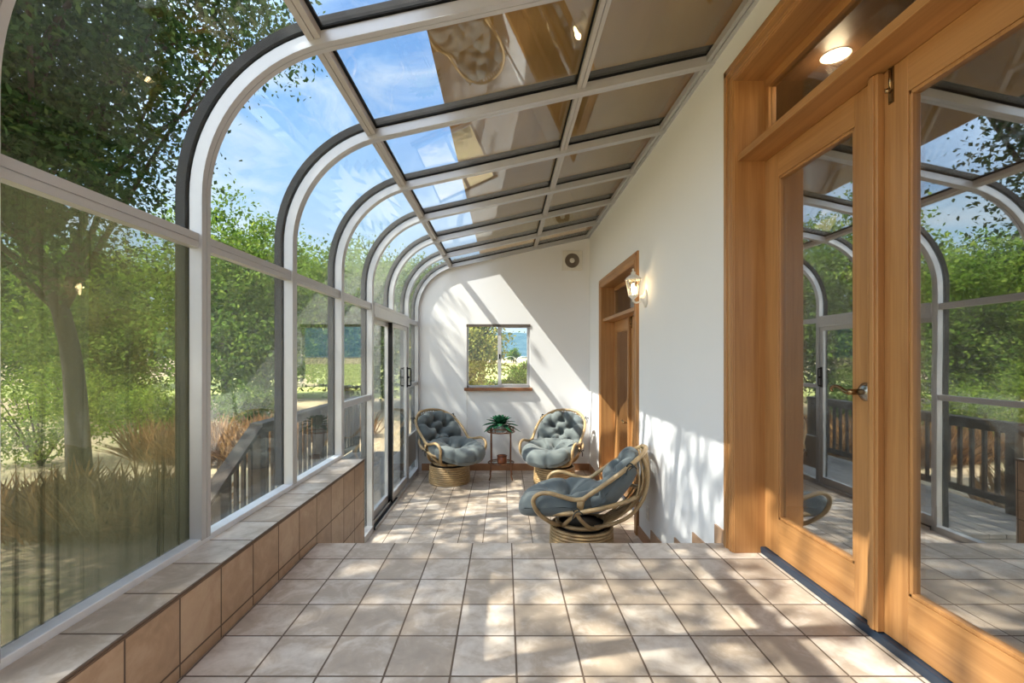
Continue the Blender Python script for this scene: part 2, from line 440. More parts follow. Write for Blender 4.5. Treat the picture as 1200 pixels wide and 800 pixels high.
# handle pair on the far panel's far stile
h = MB(); hx, hy = XI-.008, yb-.045
h.box(hx, hx+.012, hy-.016, hy+.016, .66, .92)
h.tube([(hx+.012,hy,.68),(hx+.045,hy,.68),(hx+.05,hy,.70),(hx+.05,hy,.88),(hx+.045,hy,.90),(hx+.012,hy,.90)], .009, 8)
h.box(hx+.01, hx+.03, hy-.03, hy+.03, .775, .80)
h.build('pull_handle', M['black'], pf)

# ------------------------------------------------------------------ floors, ledge, steps, walls
YS = 2.59
steps = MB()
struct(MB().box(-1.06, 1.40, -2.6, YS, -.06, 0).build('floor_1', M['tile_up']), 'upper landing floor of square beige ceramic tiles in the foreground', 'floor')
struct(MB().box(-1.30, 1.40, 3.45, YB, FLOOR2-.06, FLOOR2).build('floor', M['tile_low']), 'lower sunroom floor of square beige tiles under the rattan chairs', 'floor')
st = MB().box(-1.06, XW, YS-.02, YS+.32, -.60, -.15).box(-1.06, XW, YS+.32, YS+.64, -.60, -.30).box(-1.06, XW, YS+.64, YS+.96, -.60, -.45)
st.box(-1.06, XW, YS-.4, YS-.018, -.60, -.055)
struct(st.build('floor_2', M['tile_riser']), 'tiled steps leading down from the landing to the lower floor', 'steps')
lg = MB().box(-1.31, -1.0625, -2.6, 3.488, -.66, LEDGE-.008)
lw = lg.build('wall_left', M['tile_ledge_face'])
struct(lw, 'low tiled ledge wall under the left windows with beige tile top', 'ledge')
MB().box(-1.262, -1.060, -2.6, 3.492, LEDGE-.009, LEDGE).build('ledge_top', M['tile_ledge_top'], lw, bevel=.003)
MB().box(-1.07, -1.0595, -2.6, 3.49, LEDGE-.013, LEDGE-.009).build('grout_line', M['grout'], lw)

def wall_cells(m, fixed0, fixed1, us, vs, holes, axis):
    for a, b in zip(us[:-1], us[1:]):
        for c, d in zip(vs[:-1], vs[1:]):
            cu, cv = (a+b)/2, (c+d)/2
            if any(h[0] < cu < h[1] and h[2] < cv < h[3] for h in holes): continue
            if axis == 'Y': m.box(fixed0, fixed1, a, b, c, d)
            else: m.box(a, b, fixed0, fixed1, c, d)
    return m
D1 = (.956, 2.461, 0.0, 2.53); D2 = (.956+3.37, 2.461+3.37, -.60, 2.53-.60)
hole1 = (D1[0], D1[1], -.02, D1[3]); hole2 = (D2[0], D2[1], FLOOR2-.02, D2[3])
wr = wall_cells(MB(), XW, XW+.20, [-2.6, D1[0], D1[1], D2[0], D2[1], YB+.16], [-.66, FLOOR2-.02, -.02, D2[3], D1[3], 2.84], [hole1, hole2], 'Y')
struct(wr.build('wall_right', M['wall']), 'long white plaster wall on the right with two wooden doorways', 'wall')

# end wall with curved upper corner and a window hole
WX0, WX1, WZ0, WZ1 = -.546, .373, .603, 1.522
xs = sorted(set([p[0] for p in prof(.03, 1.0)] + [WX0, WX1, 1.24]))
xs = [x for x in xs if x <= 1.2401]
top = prof(.03, FLOOR2)
def ztop(x):
    P = top[1:]
    if x <= P[0][0]: return P[0][1]
    for (a, za), (b, zb) in zip(P[:-1], P[1:]):
        if a <= x <= b + 1e-9: return za+(zb-za)*(x-a)/max(1e-9, b-a)
    return P[-1][1]
m = MB()
for a, b in zip(xs[:-1], xs[1:]):
    if b-a < 1e-6: continue
    def quad(z0a, z0b, z1a, z1b):
        y0, y1 = YB, YB+.15
        m.add([(a,y0,z0a),(b,y0,z0b),(b,y0,z1b),(a,y0,z1a),(a,y1,z0a),(b,y1,z0b),(b,y1,z1b),(a,y1,z1a)],
              [(0,1,2,3),(7,6,5,4),(0,4,5,1),(3,2,6,7),(0,3,7,4),(1,5,6,2)])
    if WX0-1e-6 <= a and b <= WX1+1e-6:
        quad(-.66,-.66,WZ0,WZ0); quad(WZ1,WZ1,ztop(a),ztop(b))
    else: quad(-.66,-.66,ztop(a),ztop(b))
struct(m.build('wall_back', M['wall']), 'white plaster end wall with a curved upper left corner', 'wall')
struct(MB().box(-1.20, 1.236, YB-.016, YB, FLOOR2, FLOOR2+.10).build('baseboard_back', M['tile_base'], bevel=.002), 'red brown baseboard along the end wall behind chairs', 'baseboard')
bb = MB()
bb.box(XW-.012, XW, D2[1]+.10, YB-.016, FLOOR2, FLOOR2+.10); bb.box(XW-.012, XW, YS+1.28, D2[0]-.10, FLOOR2, FLOOR2+.10)
struct(bb.build('baseboard_right', M['tile_base'], bevel=.002), 'red brown baseboard along the right wall by the far doorway', 'baseboard')
sb = MB().box(XW-.010, XW, YS-.03, 2.69, -.05, .072).box(XW-.010, XW, 2.69, 3.01, -.19, -.098).box(XW-.010, XW, 3.01, 3.33, -.35, -.258).box(XW-.010, XW, 3.33, 3.87, -.60, -.41)
struct(sb.build('baseboard_step', plain('step_baseboard_tile', (.42,.26,.16), .45)), 'stepped brown tile baseboard following the stairs on the right wall', 'baseboard')

# ------------------------------------------------------------------ French doors
def french(name, label, dy, dz, near):
    y0, y1, z1 = .956+dy, 2.461+dy, 2.53+dz; zf = dz
    root = empty(name, (XW, (y0+y1)/2, zf)); struct(root, label, 'double door')
    L = (-XW, -(y0+y1)/2, -zf)
    def P(mb, nm, mat, par=None, bevel=0):
        o = mb.build(nm, mat, par or root, bevel)
        if par is None: o.location = L
        return o
    xd = 1.395
    # casing: a stepped moulding round the opening
    for (ya, yb, nm) in ((y1, y1+.10, 'f'), (y0-.10, y0, 'n')):
        s = 1 if nm == 'f' else -1
        inner = y1 if nm == 'f' else y0
        m = MB().box(1.222, XW+.01, ya, yb, zf, z1+.10)
        m.box(1.216, 1.224, min(inner+s*.055, inner+s*.085), max(inner+s*.055, inner+s*.085), zf, z1+.085)
        m.box(1.218, 1.224, min(inner+s*.012, inner+s*.030), max(inner+s*.012, inner+s*.030), zf, z1+.03)
        P(m, 'side_casing', M['wood_z'], bevel=.003)
    m = MB().box(1.222, XW+.01, y0, y1, z1, z1+.10).box(1.216, 1.224, y0-.085, y1+.085, z1+.055, z1+.085).box(1.218, 1.224, y0-.03, y1+.03, z1+.012, z1+.030)
    P(m, 'head_casing', M['wood_y'], bevel=.003)
    # jambs
    P(MB().box(1.230, 1.44, y1-.004, y1+.03, zf, z1).box(1.398, 1.44, y1-.03, y1, zf+2.13, z1), 'jamb', M['wood_z'], bevel=.002)
    P(MB().box(1.230, 1.44, y0-.03, y0+.004, zf, z1), 'jamb', M['wood_z'], bevel=.002)
    P(MB().box(1.230, 1.44, y0, y1, z1-.004, z1+.03).box(1.395, 1.44, y0, y1, z1-.05, z1), 'head_jamb', M['wood_y'], bevel=.002)
    P(MB().box(1.249, 1.44, y0, y1, zf+2.095, zf+2.132), 'transom_bar', M['wood_y'], bevel=.002)
    P(MB().box(1.412, 1.418, y0, y1-.03, zf+2.13, z1-.04), 'transom_glass', M['glass_transom'])
    P(MB().box(1.372, 1.44, y0, y1, zf, zf+.035), 'threshold', M['navy'], bevel=.004)
    ym = (y0+y1)/2
    sw = .118
    for k, (ya, yb) in enumerate(((ym+.004, y1-.004), (y0+.004, ym-.004))):
        zb, zt = zf+.038, zf+2.092
        m = MB().box(xd, 1.44, ya, ya+sw, zb, zt).box(xd, 1.44, yb-sw, yb, zb, zt)
        leaf = P(m, 'door_leaf', M['wood_z'], bevel=.002)
        MB().box(xd+.0005, 1.44, ya+sw, yb-sw, zt-.125, zt).build('top_rail', M['wood_y'], leaf)
        MB().box(xd+.0005, 1.44, ya+sw, yb-sw, zb, zb+.185).build('bottom_rail', M['wood_y'], leaf)
        ga, gb, gz0, gz1 = ya+sw, yb-sw, zb+.185, zt-.125
        b = MB(); e = .014
        b.box(xd+.003, xd+.03, ga, ga+e, gz0, gz1).box(xd+.003, xd+.03, gb-e, gb, gz0, gz1).box(xd+.003, xd+.03, ga, gb, gz0, gz0+e).box(xd+.003, xd+.03, ga, gb, gz1-e, gz1)
        b.build('glazing_bead', M['wood_z'], leaf, .003)
        MB().box(xd+.018, xd+.026, ga, gb, gz0, gz1).build('glass_pane', M['glass_door'], leaf)
        if k == 0:
            # lever handle on its round rose
            hy, hz = ym+.062, zf+.915
            MB().lathe([(0,0),(.036,0),(.036,.004),(.031,.006),(.030,.010),(.024,.012),(.018,.016),(0.001,.017)], 28).xf(Matrix.Translation((xd,hy,hz)) @ Matrix.Rotation(-PI/2, 4, 'Y')).build('rose', M['nickel'], leaf)
            lv = MB().lathe([(0,0),(.0115,0),(.0115,.048),(.009,.056),(.001,.058)], 20).xf(Matrix.Translation((xd-.012,hy,hz)) @ Matrix.Rotation(-PI/2, 4, 'Y'))
            pts = spline([(xd-.050,hy,hz),(xd-.054,hy+.02,hz-.004),(xd-.054,hy+.045,hz+.004),(xd-.054,hy+.070,hz+.014),(xd-.054,hy+.095,hz+.016),(xd-.054,hy+.112,hz+.008),(xd-.054,hy+.113,hz-.001),(xd-.054,hy+.105,hz-.002)], 5)
            lv.tube(pts, [.0095-.0055*i/(len(pts)-1) for i in range(len(pts))], 10)
            lv.build('lever_handle', M['brass'], leaf)
        else:
            by = yb-.052; bz = zt
            f = MB().tube([(xd-.006,by,bz-.005),(xd-.006,by,bz-.085)], .0045, 10).box(xd-.004, xd, by-.011, by+.011, bz-.13, bz-.002)
            f.lathe([(0,-.008),(.008,-.006),(.009,0),(.008,.006),(0,.008)], 14, (xd-.016,by,bz-.085)).box(xd-.008, xd, by-.007, by+.007, bz-.125, bz-.09)
            f.build('flush_bolt', M['brass'], leaf)
    P(MB().box(xd-.026, xd, ym-.024, ym+.024, zf+.04, zf+2.09).box(xd-.032, xd-.024, ym-.012, ym+.008, zf+.04, zf+2.09), 'astragal', M['wood_z'], bevel=.003)
    return root
french('door_1', 'near fir French doors with transom at right edge of landing', 0, 0, True)
french('door_2', 'far fir French doors in the right wall behind the wall lantern', 3.37, FLOOR2, False)

# house interior seen through the door glass
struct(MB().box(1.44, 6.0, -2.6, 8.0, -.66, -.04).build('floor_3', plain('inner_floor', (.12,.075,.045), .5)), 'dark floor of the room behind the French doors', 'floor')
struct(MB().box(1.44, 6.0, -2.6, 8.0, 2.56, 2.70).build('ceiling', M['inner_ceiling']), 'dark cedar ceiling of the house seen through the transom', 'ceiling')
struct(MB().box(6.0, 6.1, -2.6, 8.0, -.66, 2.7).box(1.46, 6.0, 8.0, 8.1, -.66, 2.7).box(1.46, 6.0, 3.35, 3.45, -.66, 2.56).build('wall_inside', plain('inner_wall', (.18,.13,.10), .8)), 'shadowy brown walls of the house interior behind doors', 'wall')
dl = empty('recessed_downlight', (1.66, 2.30, 2.56)); tag(dl, 'glowing round recessed downlight seen through the transom glass', 'ceiling light')
MB().lathe([(.066,-.003),(.066,0),(.056,0),(.056,-.003),(.066,-.003)], 32).build('trim_ring', M['white_metal'], dl)
MB().lathe([(0.001,-.0022),(.05,-.0022),(.055,-.001),(.001,-.0005)], 32).build('lens', M['downlight'], dl)
L = bpy.data.lights.new('downlight_glow', 'POINT'); L.energy = 3; L.color = (1,.75,.45); L.shadow_soft_size = .05
lo = bpy.data.objects.new('downlight_glow', L); COL.objects.link(lo); lo.location = (1.66, 2.30, 2.50)

# house eave above the glass roof
ev = MB()
ev.strip([(-.386, 2.675), (1.30, 3.02)], [(-.386, 2.83), (1.30, 3.20)], -3.0, 8.5)
ev.box(XW+.02, 6.2, -3.0, 8.5, 2.84, 3.2)
e_ = ev.build('roof_eave', M['soffit']); struct(e_, 'golden brown wooden house eave above the glass roof', 'eave')

# ------------------------------------------------------------------ end wall window
wn = empty('window_11', ((WX0+WX1)/2, YB, WZ0)); struct(wn, 'small square sliding window in the end wall looking to hills', 'window')
LW = (-(WX0+WX1)/2, -YB, -WZ0)
def BW(mb, nm, mat, par=None, bevel=0):
    o = mb.build(nm, mat, par or wn, bevel)
    if par is None: o.location = LW
    return o
yf0, yf1 = YB+.03, YB+.09; e = .022
fr = MB().box(WX0, WX0+e, yf0, yf1, WZ0, WZ1).box(WX1-e, WX1, yf0, yf1, WZ0, WZ1).box(WX0, WX1, yf0, yf1, WZ0, WZ0+.03).box(WX0, WX1, yf0, yf1, WZ1-.03, WZ1)
BW(fr, 'window_frame', M['alu'], bevel=.002)
BW(MB().box(WX0-.006, WX1+.006, YB-.012, YB+.03, WZ1-.034, WZ1+.002), 'head_track', plain('bronze_track', (.09,.07,.055), .5))
xm = -.065
sl = BW(MB().box(xm-.03, xm+.022, yf0-.008, yf0+.02, WZ0+.028, WZ1-.03).box(xm+.02, WX1-e, yf0-.004, yf0+.02, WZ0+.028, WZ0+.05).box(xm+.02, WX1-e, yf0-.004, yf0+.02, WZ1-.05, WZ1-.03).box(WX1-e-.02, WX1-e, yf0-.004, yf0+.02, WZ0+.05, WZ1-.05), 'sliding_sash', M['alu'], bevel=.002)
MB().box(xm-.014, xm+.006, yf0-.022, yf0-.008, 1.02, 1.09).build('latch', M['black'], sl)
MB().box(xm+.02, WX1-e-.018, yf0+.004, yf0+.009, WZ0+.045, WZ1-.045).build('sash_glass', M['glass'], sl)
BW(MB().box(WX0+e, xm, yf0+.034, yf0+.039, WZ0+.028, WZ1-.028), 'fixed_glass', M['glass'])
BW(MB().box(WX0-.035, WX1+.03, YB-.045, YB+.03, WZ0-.045, WZ0), 'window_sill', wood_mat('dark_sill', 'X', (.16,.06,.025), (.30,.125,.05)), bevel=.003)

# ------------------------------------------------------------------ fixtures on the walls
ft = empty('exhaust_fan', (.988, YB, 2.445)); tag(ft, 'square white exhaust fan with round taupe grille on end wall', 'exhaust fan')
MB().box(-.145, .145, -.022, 0, -.145, .145).build('cover_plate', M['white_metal'], ft, bevel=.006)
rot = Matrix.Translation((-.005,-.022,0)) @ Matrix.Rotation(PI/2, 4, 'X')
g = MB()
for r in (.040,.052,.064,.076,.088,.100):
    g.lathe([(r-.004,0),(r+.004,0),(r+.004,.008),(r-.004,.008),(r-.004,0)], 40)
MB_ = g.xf(rot); MB_.build('grille_ring', M['fan'], ft)
MB().lathe([(.001,.0005),(.103,.0005),(.103,.0015),(.001,.0015)], 40).xf(rot).build('fan_opening', M['fan'], ft)
MB().lathe([(.001,0),(.038,0),(.036,.010),(.001,.013)], 32).xf(rot).build('hub', M['white_metal'], ft)

LXc, LYc, LZc = 1.128, 4.02, 1.66
sx = empty('wall_lantern', (XW, LYc, 1.56)); tag(sx, 'lit white carriage lantern mounted on the right wall by far doorway', 'wall light')
def BL(mb, nm, mat, par=None, bevel=0): return mb.build(nm, mat, par or sx, bevel)
dx = LXc-XW; dz = LZc-1.56
BL(MB().lathe([(.001,0),(.058,0),(.058,.008),(.045,.016),(.022,.028),(.018,.05),(.001,.05)], 28).xf(Matrix.Scale(1.35,4,(0,0,1)) @ Matrix.Rotation(-PI/2,4,'Y')), 'backplate', M['white_metal'])
BL(MB().tube(spline([(-.02,0,-.01),(-.06,0,-.03),(dx+.02,0,-.035),(dx,0,-.01),(dx,0,.01)], 6), .008, 10), 'arm', M['white_metal'])
cg = MB(); n = 6
rb, rt, zb_, zt_ = .038, .063, dz-.075, dz+.065
for k in range(n):
    a = 2*PI*k/n+PI/6; ca, sa = math.cos(a), math.sin(a); a2 = a+2*PI/n
    cg.tube([(dx+rb*ca, rb*sa, zb_), (dx+rt*ca, rt*sa, zt_)], .0042, 6)
    cg.tube([(dx+rb*ca, rb*sa, zb_), (dx+rb*math.cos(a2), rb*math.sin(a2), zb_)], .005, 6)
    cg.tube([(dx+rt*ca, rt*sa, zt_), (dx+rt*math.cos(a2), rt*math.sin(a2), zt_)], .005, 6)
cage = BL(cg, 'lantern_cage', M['white_metal'])
gp = MB()
for k in range(n):
    a = 2*PI*k/n+PI/6; a2 = a+2*PI/n
    q = [(dx+r_*math.cos(b), r_*math.sin(b), z_) for (r_, z_, b) in ((rb,zb_,a),(rb,zb_,a2),(rt,zt_,a2),(rt,zt_,a))]
    c0 = Vector((dx,0,0)); q2 = [tuple(Vector(v) + (c0-Vector((v[0],v[1],0)))*.04) for v in q]
    gp.add(q+q2, [(0,1,2,3),(7,6,5,4),(0,4,5,1),(1,5,6,2),(2,6,7,3),(3,7,4,0)])
gp.build('glass_panes', M['lamp_glass'], cage)
BL(MB().lathe([(.074,zt_),(.072,zt_+.008),(.045,zt_+.032),(.022,zt_+.046),(.018,zt_+.055),(.024,zt_+.062),(.010,zt_+.072),(.006,zt_+.082),(.011,zt_+.09),(.001,zt_+.10)], 6, (dx,0,0), PI/6, False), 'lantern_roof', M['white_metal'])
BL(MB().lathe([(.001,zb_-.055),(.010,zb_-.05),(.008,zb_-.035),(.020,zb_-.022),(.038,zb_-.004),(.036,zb_),(.001,zb_)], 12, (dx,0,0)), 'bottom_finial', M['white_metal'])
BL(MB().lathe([(.001,zb_),(.010,zb_),(.011,zb_+.035),(.016,zb_+.055),(.020,zb_+.075),(.013,zb_+.098),(.001,zb_+.108)], 18, (dx,0,0)), 'bulb', M['bulb'])
L = bpy.data.lights.new('lantern_glow', 'POINT'); L.energy = 5; L.color = (1,.74,.42); L.shadow_soft_size = .022
lo = bpy.data.objects.new('lantern_glow', L); COL.objects.link(lo); lo.location = (LXc, LYc, LZc-.0)

ol = empty('wall_outlet', (XW, 3.97, -.30)); tag(ol, 'small white electrical outlet low on right wall behind the chair', 'outlet')
MB().box(-.006, 0, -.036, .036, -.058, .058).build('cover', M['white_metal'], ol, bevel=.002)
MB().box(-.008, -.005, -.017, .017, .008, .042).box(-.008, -.005, -.017, .017, -.042, -.008).build('socket', M['cord'], ol)
cd = MB().tube(spline([(WX0+.0,YB-.02,WZ0-.046),(WX0-.002,YB-.012,.40),(WX0+.004,YB-.010,.10),(WX0-.006,YB-.012,-.2),(WX0+.01,YB-.03,-.44)], 8), .0035, 6)
tag(cd.build('power_cord', M['cord']), 'thin white cord hanging down the end wall below the window', 'cord')

# ------------------------------------------------------------------ rattan chair
def cushion(w, l, t, bowl, buttons, creases, nseg, front_roll=0, nr=40, na=112, ex=2.6, rim=.25):
    """tufted cushion lying in local uv plane, n up. returns MB in (u,v,n)"""
    m = MB(); vs = []
    def outline(a):
        c, s = math.cos(a), math.sin(a)
        k = (abs(c)**ex + abs(s)**ex)**(-1/ex)
        return c*k, s*k
    def h(u, v, r, a, side):
        e = max(0., 1-r**2.6)**.5
        z = t*.5*e*((1+.25*r) if rim < .5 else (.45+1.15*r**1.6))
        if side < 0: return -z*(.55 if rim < .5 else .8)
        if nseg:
            sd = abs(math.sin(a*nseg/2)); z -= .014*math.exp(-(sd/.25)**2)*min(1, r*1.5)*e**.3
        for (bu, bv) in buttons:
            d2 = ((u-bu)**2+(v-bv)**2)
            z -= .055*math.exp(-d2/.0012) + .030*math.exp(-d2/.006)
        for (p, q) in creases:
            px, py = q[0]-p[0], q[1]-p[1]; L2 = px*px+py*py
            tt = max(0, min(1, ((u-p[0])*px+(v-p[1])*py)/L2))
            d2 = (u-p[0]-tt*px)**2+(v-p[1]-tt*py)**2
            z -= .024*math.exp(-d2/.0005) + .012*math.exp(-d2/.0022)
        z += .004*math.sin(u*31+v*17)+.003*math.sin(v*43-u*12)
        return max(z, -t*.10)
    for side in (1, -1):
        o = len(vs)
        for i in range(nr+1):
            r = (i/nr)**.8
            for k in range(na):
                a = 2*PI*k/na; ou, ov = outline(a)
                pin = 1
                if nseg: pin = 1-.05*r*math.exp(-(math.sin(a*nseg/2)/.2)**2)
                u, v = ou*r*w/2*pin, ov*r*l/2*pin
                z = h(u, v, r, a, side)
                vs.append((u, v, z + bowl*r**2.4 + front_roll*max(0, v/(l/2))**3))
    fs = []
    for side in (0, 1):
        o = side*(nr+1)*na
        for i in range(nr):
            for k in range(na):
                k2 = (k+1) % na
                q = (o+i*na+k, o+(i+1)*na+k, o+(i+1)*na+k2, o+i*na+k2)
                fs.append(q if side == 0 else q[::-1])
    return m.add(vs, fs, True)

def make_chair():
    root = empty('rattan_swivel_chair')
    def P(mb, nm, mat): return mb.build(nm, mat, root)
    b = MB(); nr = 9
    for k in range(nr):
        z = .0135+k*.0262; Rr = .262-.006*abs(k-2)/4
        b.tube([(Rr*math.cos(2*PI*i/56), Rr*math.sin(2*PI*i/56), z) for i in range(56)], .0122, 10, True)
    P(MB().lathe([(.240,.005),(.2475,.01),(.2475,.225),(.242,.232),(.225,.235),(.222,.18),(.222,.01)], 48), 'gap_shade_core', M['gap_shade'])  # core coloured dark to paint shade into the gaps between rings
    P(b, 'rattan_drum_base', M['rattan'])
    P(MB().lathe([(.001,.10),(.22,.10),(.22,.16),(.17,.19),(.17,.232),(.205,.236),(.205,.246),(.001,.246)], 40), 'swivel_plate', M['darkwood'])
    P(MB().tube([(.205*math.cos(2*PI*i/48), .205*math.sin(2*PI*i/48), .262) for i in range(48)], .017, 10, True), 'turntable_ring', M['rattan'])
    r = .0175
    half = [(-.01,.325,.515),(-.12,.335,.60),(-.25,.335,.70),(-.38,.295,.80),(-.48,.19,.875),(-.515,.09,.90)]
    hoop = spline(half + [(-.525,0,.905)] + [(x,-y,z) for x,y,z in half[::-1]], 6)
    P(MB().tube(hoop, r, 10), 'back_hoop', M['rattan'])
    hs = [(.33,.16,.375),(.21,.285,.395),(.03,.335,.43),(-.20,.325,.485),(-.39,.225,.53),(-.475,.10,.55)]
    ring = spline([(.375,0,.37)] + hs + [(-.495,0,.555)] + [(x,-y,z) for x,y,z in hs[::-1]], 6, True)
    P(MB().tube(ring, r, 10, True), 'seat_hoop', M['rattan'])
    for s in (1, -1):
        arm = spline([(-.07,s*.33,.55),(.02,s*.335,.535),(.12,s*.345,.555),(.22,s*.35,.575),(.30,s*.35,.56),(.345,s*.345,.505),(.325,s*.335,.43),(.27,s*.30,.36),(.20,s*.24,.30),(.155,s*.15,.262)], 6)
        P(MB().tube(arm, r, 10), 'arm', M['rattan'])
        P(MB().tube(spline([(.13,s*.165,.262),(.09,s*.25,.325),(.03,s*.31,.40),(-.03,s*.325,.47),(-.05,s*.33,.55)], 5), r*.9, 10), 'front_strut', M['rattan'])
        P(MB().tube(spline([(.01,s*.325,.43),(-.035,s*.30,.36),(-.09,s*.23,.29),(-.13,s*.165,.262)], 5), r*.9, 10), 'rear_strut', M['rattan'])
        P(MB().tube(spline([(-.49,s*.17,.875),(-.535,s*.15,.72),(-.50,s*.14,.53),(-.40,s*.135,.385),(-.26,s*.13,.30),(-.12,s*.13,.262)], 6), r*.85, 10), 'back_support', M['rattan'])
        w = MB()
        for k in range(6): w.tube([(-.045+.007*k+.022*math.cos(2*PI*i/14)*.2, s*(.33+.022*math.cos(2*PI*i/14)), .50+.03*math.sin(2*PI*i/14)) for i in range(14)], .004, 6, True)
        P(w, 'joint_binding', M['rattan'])
        for (px, py, pz) in ((-.40,.285,.815),(.0,.33,.45)):
            tt = MB().tube(spline([(px,s*py,pz-.03),(px+.025,s*(py+.02),pz),(px,s*(py+.03),pz+.025),(px-.025,s*(py+.01),pz),(px,s*(py-.01),pz-.025)], 5), .006, 6)
            tt.tube(spline([(px,s*(py+.03),pz),(px+.02,s*(py+.05),pz-.02),(px+.03,s*(py+.05),pz-.06)], 5), .005, 6)
            tt.tube(spline([(px,s*(py+.03),pz),(px-.025,s*(py+.05),pz+.01),(px-.05,s*(py+.045),pz-.01)], 5), .005, 6)
            P(tt, 'cushion_tie', M['tie'])
    for k in range(13):
        y = -.24+.04*k
        # point on the back hoop at this y
        cand = min(hoop, key=lambda p: abs(p.y-y)+(0 if p.x < -.3 else 9))
        q = min(ring, key=lambda p: abs(p.y-y*.75)+(0 if p.x < -.2 else 9))
        mid = ((cand.x+q.x)/2-.035, (y+q.y)/2, (cand.z+q.z)/2)
        P(MB().tube(spline([(cand.x,y,cand.z),mid,(q.x-.008,q.y,q.z),(q.x+.10,q.y*.9,q.z-.15),(-.19,q.y*.7,.285)], 5), .0075, 8), 'back_spindle', M['rattan'])
    # seat cushion
    bt = [(0,-.10)] + [(.15*math.sin(a), .02+.13*math.cos(a)) for a in (0.9,-.9)] + [(.0,.06)]
    sc_ = cushion(.68, .74, .235, .03, [(-.14,-.06),(.14,-.06),(0,-.02),(0,-.20)], [((-.14,-.06),(0,-.02)),((.14,-.06),(0,-.02)),((0,-.02),(0,-.20)),((-.14,-.06),(-.25,-.02)),((.14,-.06),(.25,-.02))], 7, -.075, rim=1)
    # u->y, v->x, n->z
    Ms = Matrix(((0,1,0,.165),(-1,0,0,0),(0,0,1,.43),(0,0,0,1)))
    tilt = Matrix.Translation((.17,0,.435)) @ Matrix.Rotation(math.radians(5),4,'Y') @ Matrix.Translation((-.17,0,-.435))
    P(sc_.xf(tilt @ Matrix.Rotation(0,4,'Y') @ Ms), 'seat_cushion', M['cushion'])
    B_ = [(-.13,.10),(.13,.10),(0,.02),(-.15,-.12),(.15,-.12),(0,-.15),(0,.19)]
    cr = [((-.13,.10),(0,.02)),((.13,.10),(0,.02)),((0,.02),(-.15,-.12)),((0,.02),(.15,-.12)),((0,.02),(0,-.15)),((-.13,.10),(0,.19)),((.13,.10),(0,.19)),
          ((0,.19),(0,.33)),((-.13,.10),(-.30,.14)),((.13,.10),(.30,.14)),((-.13,.10),(-.17,.30)),((.13,.10),(.17,.30)),((-.15,-.12),(-.31,-.10)),((.15,-.12),(.31,-.10)),((-.15,-.12),(-.12,-.32)),((.15,-.12),(.12,-.32)),((0,-.15),(-.15,-.12)),((0,-.15),(.15,-.12)),((0,-.15),(0,-.33))]
    bc = cushion(.64, .64, .25, .06, B_, cr, 0)
    a = math.radians(53)   # recline: v direction
    vx, vz = -math.cos(a), math.sin(a); nx, nz = math.sin(a), math.cos(a)
    Mb = Matrix(((0,vx,nx,-.30),(-1,0,0,0),(0,vz,nz,.59),(0,0,0,1)))
    P(bc.xf(Mb), 'back_cushion', M['cushion'])
    return root
def copy_tree(o, parent=None):
    c = o.copy(); COL.objects.link(c)
    if parent: c.parent = parent
    for ch in list(o.children): copy_tree(ch, c)
    return c
G = 'rattan swivel chairs with slate cushions'
ch3 = make_chair(); ch1 = copy_tree(ch3); ch2 = copy_tree(ch3)
def put(c, x, y, deg, label):
    c.location = (x, y, FLOOR2); c.rotation_euler = (0,0,math.radians(deg)); tag(c, label, 'chair', G)
put(ch3, .655, 3.90, 164.5, 'rattan swivel chair nearest the steps, seen side on against right wall')
put(ch1, -.726, 6.08, -51, 'rattan swivel chair with slate cushions beside the sliding glass door')
put(ch2, .655, 6.0, -115, 'rattan swivel chair in the far right corner with sunlit tufted back')

# ------------------------------------------------------------------ side table and what stands on it
TX, TY = -.046, 6.26
tb = empty('side_table', (TX, TY, FLOOR2)); tag(tb, 'round two-tier brown metal and glass side table between the far chairs', 'side table')
def ringpts(R, z, n=40): return [(R*math.cos(2*PI*i/n), R*math.sin(2*PI*i/n), z) for i in range(n)]
zt = .635; zs = .215; Rt = .185
P_ = lambda mb, nm, mat: mb.build(nm, mat, tb)
P_(MB().tube(ringpts(Rt, zt), .009, 8, True).tube(ringpts(Rt, zt+.05), .007, 8, True), 'top_gallery', M['copper'])
for k in range(8):
    a = 2*PI*k/8+PI/8; P_(MB().tube([(Rt*math.cos(a),Rt*math.sin(a),zt),(Rt*math.cos(a),Rt*math.sin(a),zt+.05)], .004, 6), 'gallery_post', M['copper'])
P_(MB().lathe([(.001,zt-.004),(Rt-.006,zt-.004),(Rt-.006,zt+.002),(.001,zt+.002)], 40), 'glass_top', M['glass'])
P_(MB().tube(ringpts(Rt-.012, zs), .008, 8, True), 'shelf_ring', M['copper'])
P_(MB().lathe([(.001,zs-.004),(Rt-.016,zs-.004),(Rt-.016,zs+.002),(.001,zs+.002)], 40), 'glass_shelf', M['glass'])
for a in (225, 315, 45, 135):
    ca, sa = math.cos(math.radians(a)), math.sin(math.radians(a))
    f = lambda R, z: (R*ca, R*sa, z)
    P_(MB().tube(spline([f(Rt,zt+.05),f(Rt+.002,zt-.05),f(Rt,.35),f(Rt,zs),f(Rt+.012,.12),f(Rt+.012,.06),f(Rt+.034,.006)], 5), .0095, 8), 'leg', M['copper'])
pl = empty('potted_succulent', (TX-.01, TY-.02, FLOOR2+zt+.002)); tag(pl, 'leafy green plant in pale ceramic pot on the side table top', 'potted plant')
MB().lathe([(.001,0),(.062,0),(.068,.01),(.076,.10),(.072,.105),(.064,.095),(.001,.095)], 32).build('pot', M['pot'], pl)
MB().lathe([(.001,.085),(.064,.088),(.064,.097),(.001,.099)], 24).build('soil', M['soil'], pl)
rr = random.Random(3)
